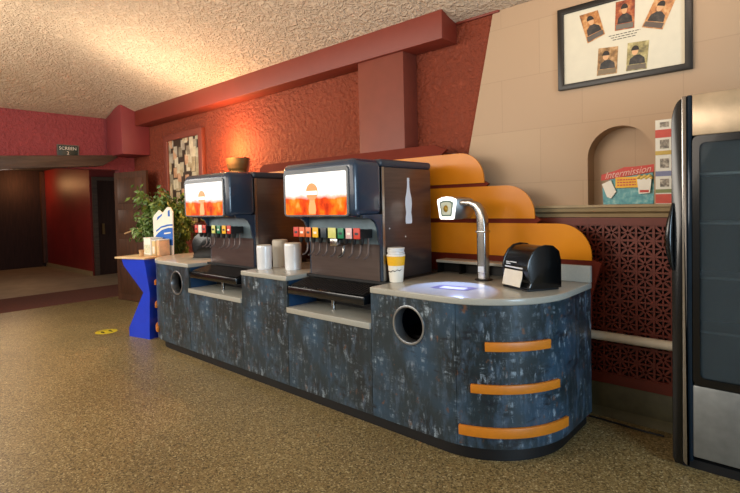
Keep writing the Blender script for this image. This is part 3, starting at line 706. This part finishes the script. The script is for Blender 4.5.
MB().box(bx-.022, bx+.022, by-.0375, by-.0365, TZ+.06, TZ+.10).build('badge_strip', M['whitedecal'], t)
mb = MB().loft([[(bx-.037, by-.04, z), (bx+.037, by-.04, z), (bx+.037, by+.04, z), (bx-.037, by+.04, z)] for z in (TZ+.335, TZ+.35)]); mb.build('collar', M['chrome'], t, bevel=.003)
# lamp head, facing the room
hx_, hz_ = bx-.265, TZ+.515
dv = Vector((-.12, -.993, 0)); sd = Vector((.993, -.12, 0))
def KS(sc, cz=0): # keystone outline
    P = [(-.068, -.100), (.068, -.100), (.078, -.088), (.104, .055), (.098, .072), (.05, .088), (0, .093), (-.05, .088), (-.098, .072), (-.104, .055), (-.078, -.088)]
    return [(a*sc, b*sc) for a, b in P]
def W3(a, b, d): q = Vector((hx_, by-.02, hz_)) + sd*a + dv*d; return (q.x, q.y, q.z+b)
MB().loft([[W3(a+o_, b, d) for a, b in KS(s)] for s, d, o_ in ((.58, -.13, .075), (.80, -.10, .06), (.87, -.02, .02), (.88, .02, 0))]).build('lamp_head', M['brush'], t, ang=50)
gl = MB().loft([[W3(a, b, d) for a, b in KS(.86)] for d in (.0205, .026)]).build('glowing_face', M['glow'], t)
MB().loft([[W3(a, b-.004, d) for a, b in KS(.62)] for d in (.0265, .029)]).build('keystone_badge', M['greygreen'], gl)
kb = gl.children[0]
MB().loft([[W3(a, b-.004, d) for a, b in KS(.49)] for d in (.0295, .031)]).build('badge_field', plain('pale_green_print', '#dfe6d0', .4), gl)
q = W3(0, -.008, .034); MB().sphere(q, .026, 16, 8, (.7, .7, 1)).build('gold_emblem', plain('gold_print', '#a9811f', .35, .3), gl)
# image projected by the pump lamp, painted as thin colour on the counter
t = thing('painted_projection', 'violet grey rectangular outline painted on counter as the pump lamp projection', 'decal', (-1.735, 2.72, TZ))
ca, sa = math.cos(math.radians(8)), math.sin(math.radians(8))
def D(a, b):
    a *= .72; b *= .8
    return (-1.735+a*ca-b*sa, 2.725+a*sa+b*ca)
mb = MB(); ring(mb, [D(*p) for p in rrect(-.16, .16, -.085, .085, .02)], [D(*p) for p in rrect(-.125, .125, -.052, .052, .015)], 'z', TZ+.0004, TZ+.0016); mb.build('outline', M['gobo_violet'], t)
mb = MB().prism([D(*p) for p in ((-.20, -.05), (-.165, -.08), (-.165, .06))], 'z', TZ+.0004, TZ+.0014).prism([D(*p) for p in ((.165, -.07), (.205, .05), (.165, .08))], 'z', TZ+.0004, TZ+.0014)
mb.build('corner_mark', M['gobo_violet'], t)
MB().prism([D(*p) for p in rrect(-.12, .12, -.047, .047, .012)], 'z', TZ+.0004, TZ+.0012).build('pale_field', plain('painted_gobo_lilac', '#cfc8d8', .5), t)

# ------------------------------------------------------------------ cobalt table and what stands on it
ux, uy = Vector((.976, .217, 0)), Vector((-.217, .976, 0)); O = Vector((-5.764, 2.5, 0))
def T(a, b, z): q = O+ux*a+uy*b; return (q.x, q.y, z)
t = thing('pedestal_table', 'cobalt blue hourglass pedestal table with pale plywood top', 'table', tuple(O+ux*-.16+uy*.2))
def R4(a0, a1, b0, b1, z): return [T(a0, b0, z), T(a1, b0, z), T(a1, b1, z), T(a0, b1, z)]
MB().loft([R4(-.315, .055, 0, .24, 0), R4(-.315, .055, 0, .24, .10), R4(-.06, .055, .02, .22, .535), R4(-.345, .05, -.02, .25, .84), R4(-.37, .04, -.03, .26, .925)]).build('pedestal', M['blue'], t, smooth=False)
MB().prism([T(-.45, -.065, 0)[:2], T(.06, -.03, 0)[:2], T(.06, .05, 0)[:2], T(-.01, .36, 0)[:2], T(-.47, .42, 0)[:2]], 'z', .926, .948).build('table_top', M['ply'], t, bevel=.004)
tz = .9485
t = thing('display_card', 'white header card with blue swoosh standing on the blue table', 'sign', (-5.98, 2.85, tz))
y = 2.86
MB().prism([(-6.280, tz), (-5.780, tz), (-5.760, 1.46), (-5.820, 1.52), (-5.890, 1.525), (-5.960, 1.49), (-6.020, 1.452), (-6.120, 1.49), (-6.180, 1.462), (-6.260, 1.42), (-6.290, 1.39)], 'y', y, y+.012).build('card', M['whitecard'], t)
MB().prism([(-6.270, 1.06), (-5.775, 1.06), (-5.770, 1.275), (-5.890, 1.270), (-6.040, 1.245), (-6.160, 1.20), (-6.240, 1.15)], 'y', y-.002, y-.0005).build('blue_swoosh', M['bluep'], t)
MB().prism([(-6.200, 1.215), (-6.060, 1.268), (-5.890, 1.292), (-5.770, 1.298), (-5.770, 1.318), (-5.900, 1.312), (-6.070, 1.286), (-6.210, 1.232)], 'y', y-.002, y-.0005).build('blue_line', M['bluep'], t)
MB().prism([(-6.180, 1.36), (-6.040, 1.42), (-6.030, 1.445), (-6.160, 1.40)], 'y', y-.002, y-.0005).build('blue_script', M['bluep'], t)
MB().prism([(-5.880, 1.41), (-5.830, 1.41), (-5.830, 1.49), (-5.880, 1.48)], 'y', y-.002, y-.0005).build('blue_mark', M['bluep'], t)
MB().prism([(-5.990, 1.19), (-5.820, 1.205), (-5.820, 1.222), (-5.990, 1.207)], 'y', y-.0035, y-.0022).build('white_lettering', M['whitecard'], t)
def carton(x0, x1, y0, y1, h, label, m1, m2):
    t = thing('carton', label, 'box', ((x0+x1)/2, (y0+y1)/2, tz), 'small cartons on the blue table')
    MB().box(x0, x1, y0, y1, tz+.0005, tz+h).build('box_body', m1, t, bevel=.003)
    MB().box(x0+.015, x1-.015, y0-.002, y0-.0005, tz+.02, tz+h*.62).build('front_print', m2, t)
    MB().box(x0-.004, x1+.004, y0-.004, y1+.004, tz+h+.0005, tz+h+.012).build('lid', M['whitecard'], t, bevel=.003)
carton(-6.17, -5.98, 2.68, 2.83, .195, 'white carton with faint green print on the blue table', M['whitecard'], m_photo('green_print', '#b9c79a', '#e4e6d0', '#d9d2a8', 24))
carton(-5.965, -5.88, 2.69, 2.83, .17, 'narrow tan carton on the table, between the two wider ones', M['tan_box'], M['paper'])
carton(-5.868, -5.80, 2.70, 2.83, .18, 'peach carton on the right edge of the blue table', plain('peach_card', '#e0b48a', .7), M['tan_box'])
tag(MB().lathe([(.022, .0005), (.030, .075), (.031, .078), (.028, .078), (.021, .004)], (-5.90, 2.535, tz), 20).build('small_cup', plain('tan_paper', '#d0a878', .7)), 'small tan paper cup on the left of the blue table', 'cup')

# ------------------------------------------------------------------ potted tree
px, py = -6.60, 3.20
t = thing('potted_tree', 'bushy green indoor tree behind the cobalt blue table', 'plant', (px, py, 0))
MB().lathe([(.14, 0), (.15, .01), (.20, .36), (.215, .37), (.215, .40), (.19, .40), (.18, .34)], (px, py, 0), 28).build('pot', M['pot'], t)
br = MB().tube([(px, py, .3), (px+.03, py, .7), (px-.02, py+.02, 1.1), (px+.02, py, 1.55)], [.03, .026, .022, .012], 9)
tips = []
for k in range(26):
    a = random.uniform(0, 2*PI); z0 = random.uniform(.95, 1.45); r = random.uniform(.25, .62); dz = random.uniform(-.08, .42)
    e = Vector((px+r*1.15*math.cos(a), py+.45*r*math.sin(a)-.03, z0+dz)); b0 = Vector((px, py, z0-.08)); m = (b0+e)/2+Vector((0, 0, .09))
    br.tube([b0, m, e], [.012, .008, .004], 6); tips.append((b0, m, e))
br.build('branch', M['bark'], t)
mb = MB()
for (b0, m, e) in tips:
    for k in range(130):
        f_ = random.uniform(.3, 1.1); p = b0*(1-f_)**2+m*2*f_*(1-f_)+e*f_*f_ if f_ <= 1 else e+Vector((0, 0, -.03))
        p = p+Vector((random.gauss(0, .06), random.gauss(0, .05), random.gauss(-.03, .07)))
        p.y = min(p.y, 3.50)
        if p.z > 1.93: p.z = 1.93-random.random()*.1
        d = Vector((random.gauss(0, 1), random.gauss(0, .8), random.gauss(-.9, .5))).normalized(); w = d.cross(Vector((random.gauss(0, 1), random.gauss(0, 1), random.gauss(0, 1)))).normalized()
        n_ = d.cross(w); l = random.uniform(.07, .115)
        q = p+d*l
        mid = p+d*l*.45+n_*.006
        mb.add([p, mid+w*l*.23, q, mid-w*l*.23], [(0, 1, 2), (0, 2, 3)])
mb.build('foliage', M['leaf'], t, smooth=False)
MB().tube([(-7.40, 2.95, 1.16), (-7.05, 3.0, 1.24), (-6.6, 3.2, 1.40)], [.012, .014, .016], 7).build('bare_branch', plain('pale_branch', '#b08a60', .8), t)

# ------------------------------------------------------------------ floor sticker and cable
t = thing('floor_sticker', 'round yellow floor sticker on terrazzo near the blue table', 'sticker', (-6.53, 2.34, 0))
MB().lathe([(.125, .0004), (.125, .0014)], (-6.53, 2.34, 0), 36).build('disc', M['sticker'], t)
mb = MB()
for s in (-1, 1):
    mb.lathe([(.018, .0016), (.018, .0022)], (-6.53+.0, 2.34+s*.045, 0), 14, sx=2.0, sy=1.0)
    mb.lathe([(.013, .0016), (.013, .0022)], (-6.475, 2.34+s*.045, 0), 12)
mb.build('shoe_print', M['print_dark'], t)
MB().box(-6.60, -6.592, 2.26, 2.42, .0016, .0022).build('line_print', M['print_dark'], t)
pts = [(-1.3+.12*i, 3.50+.012*math.sin(i*1.1), .008) for i in range(6)]
tag(MB().tube(pts, .0065, 8).build('power_cable', M['blacksoft']), 'thin black cable lying on the floor below the grille', 'cable')

# ------------------------------------------------------------------ glass-door cooler
KX0, KX1, KY, KB = -.590, .16, 3.16, 3.565
t = thing('drinks_cooler', 'tall black and chrome glass door drinks cooler at right edge', 'refrigerator', ((KX0+KX1)/2, 3.36, 0))
mb = MB().box(KX0+.02, KX0+.05, KY+.05, KB, .05, 2.02).box(KX1-.05, KX1-.02, KY+.05, KB, .05, 2.02).box(KX0+.05, KX1-.05, KB-.03, KB, .05, 2.02).box(KX0+.05, KX1-.05, KY+.05, KB-.03, .05, .12).box(KX0+.05, KX1-.05, KY+.05, KB-.03, 1.97, 2.02)
mb.build('cabinet', M['black'], t)
MB().box(KX0+.04, KX1-.04, KY+.03, KB-.02, 0, .049).build('plinth', M['blacksoft'], t)
def pil(x0, x1, mat, name, y0, z0=.02, z1=2.05, r=.03):
    return MB().prism(rrect(x0, x1, z0, z1, (.025, 0, 0, r) if r else 0, 6), 'y', y0, KY+.05).build(name, mat, t, bevel=.006)
MB().prism([(KX0+.012, .02), (KX0+.052, .02), (KX0+.052, 2.035)] + [(KX0+.052-.052*math.sin(PI/2*k/10), 1.89+.145*math.cos(PI/2*k/10)) for k in range(1, 11)] + [(KX0, .05)], 'y', KY-.012, KY+.05).build('side_post', M['black'], t, bevel=.006)
pil(KX0+.0525, KX0+.072, M['chrome'], 'chrome_strip', KY-.018, .03, 2.045, .006)
pil(KX0+.0725, KX0+.096, plain('blue_black_gloss', '#1a2a38', .12, .3), 'gloss_strip', KY-.006, .05, 2.05, 0)
pil(KX1-.06, KX1, M['black'], 'side_post', KY-.012, .02, 2.045, 0)
MB().box(KX0+.097, KX1-.061, KY-.004, KY+.05, 1.83, 2.05).build('header_panel', plain('beige_header', '#b9a283', .3, .3), t, bevel=.006)
MB().box(KX0+.097, KX1-.061, KY-.004, KY+.05, .08, .475).build('kick_panel', M['liner'], t, bevel=.006)
d = thing('door', None, None, (0, 0, 0)); d.parent = t; d.location = Vector((-.2, KY, .48))-t.location
mb = MB(); ring(mb, rrect(KX0+.098, KX1-.062, .478, 1.828, .03), rrect(KX0+.130, KX1-.10, .52, 1.79, .03), 'y', KY-.008, KY+.03); mb.build('door_frame', M['black'], d)
MB().box(KX0+.131, KX1-.101, KY+.008, KY+.014, .521, 1.789).build('glass_pane', M['glass'], d)
hp = [(KX0+.008, KY-.016, 1.47), (KX0+.002, KY-.026, 1.42), (KX0-.006, KY-.033, 1.35), (KX0-.010, KY-.036, 1.28), (KX0-.007, KY-.034, 1.21), (KX0+.001, KY-.027, 1.14), (KX0+.008, KY-.016, 1.10)]
MB().tube(hp, [.006, .010, .017, .021, .018, .012, .006], 12).build('handle', M['black'], d)
for z in (.75, 1.05, 1.35, 1.62): MB().box(KX0+.06, KX1-.06, KY+.09, KB-.04, z, z+.012).build('shelf', M['brush'], t)

# ------------------------------------------------------------------ camera
Rm = Matrix(((0.744428, -0.002692, 0.667697), (0.667322, 0.036742, -0.743862), (-0.02253, 0.999321, 0.029148)))
cm = bpy.data.cameras.new('camera'); cam = bpy.data.objects.new('camera', cm); COL.objects.link(cam)
Rq = Rm.to_quaternion(); Rq.normalize()
cam.matrix_world = Matrix.Translation((0, 0, 1.5)) @ Rq.to_matrix().to_4x4()
cm.sensor_fit = 'HORIZONTAL'; cm.sensor_width = 36; cm.lens = 496/740*36; cm.shift_y = -27.5/740; cm.clip_start = .02
S.camera = cam

# ------------------------------------------------------------------ light
def lamp(kind, name, loc, energy, color, target=None, **k):
    l = bpy.data.lights.new(name, kind); l.energy = energy; l.color = color
    for a, v in k.items(): setattr(l, a, v)
    o = bpy.data.objects.new(name, l); COL.objects.link(o); o.location = loc
    if target is not None: o.rotation_euler = (Vector(target)-Vector(loc)).to_track_quat('-Z', 'Y').to_euler()
    return o
w = bpy.data.worlds.new('world'); S.world = w; w.use_nodes = True
bg = w.node_tree.nodes['Background']; bg.inputs[0].default_value = (.95, .88, .80, 1); bg.inputs[1].default_value = .25
lamp('AREA', 'added_side_light', (-7.6, .2, 2.2), 60, (1, .94, .84), (-3.4, 2.4, .3), shape='RECTANGLE', size=2.2, size_y=1.4)  # area light added low at left so the counter shades the right floor
lamp('AREA', 'window_light', (-5.2, -2.6, 2.7), 185, (1, .93, .82), (-3.6, 2.6, .4), shape='RECTANGLE', size=4.5, size_y=1.8)
lamp('AREA', 'cool_window', (3.4, .6, 1.5), 150, (.58, .80, 1), (-1.2, 2.9, .85), shape='RECTANGLE', size=1.6, size_y=1.8)
lamp('POINT', 'sconce_bulb', (-5.57, 3.40, 2.26), 60, (1, .46, .17), shadow_soft_size=.05)
lamp('SPOT', 'added_uplight', (-6.2, 2.3, 2.1), 125, (1, .86, .64), (-5.6, 2.9, 3.4), spot_size=math.radians(120), spot_blend=1, shadow_soft_size=.3)  # bare spot without a fixture, added to warm the ceiling patch
lamp('SPOT', 'added_uplight', (-5.6, .2, 2.3), 150, (1, .86, .64), (-6.6, .6, 3.6), spot_size=math.radians(120), spot_blend=1, shadow_soft_size=.3)  # second bare spot added for the ceiling's warm area, no fixture
lamp('AREA', 'ceiling_bounce', (-2.2, .4, 2.0), 60, (1, .86, .72), (-2.4, 1.6, 3.6), shape='RECTANGLE', size=3, size_y=1.5)
lamp('SPOT', 'wall_wash', (-.6, 2.4, 3.1), 30, (1, .76, .58), (-.95, 3.68, 2.95), spot_size=math.radians(95), spot_blend=1, shadow_soft_size=.25)
lamp('POINT', 'lobby_glow', (-15.3, 3.5, 2.25), 16, (1, .50, .2), shadow_soft_size=.15)
lamp('POINT', 'lobby_lamp', (-12.0, 2.4, 1.9), 30, (1, .75, .6), shadow_soft_size=.3)
lamp('SPOT', 'pump_projector', (-1.86, 2.93, 1.36), 27, (.36, .50, 1), (-1.76, 2.72, .95), spot_size=math.radians(66), spot_blend=.25, shadow_soft_size=.01)
S.view_settings.view_transform = 'Standard'; S.view_settings.look = 'None'; S.view_settings.exposure = 0; S.view_settings.gamma = 1
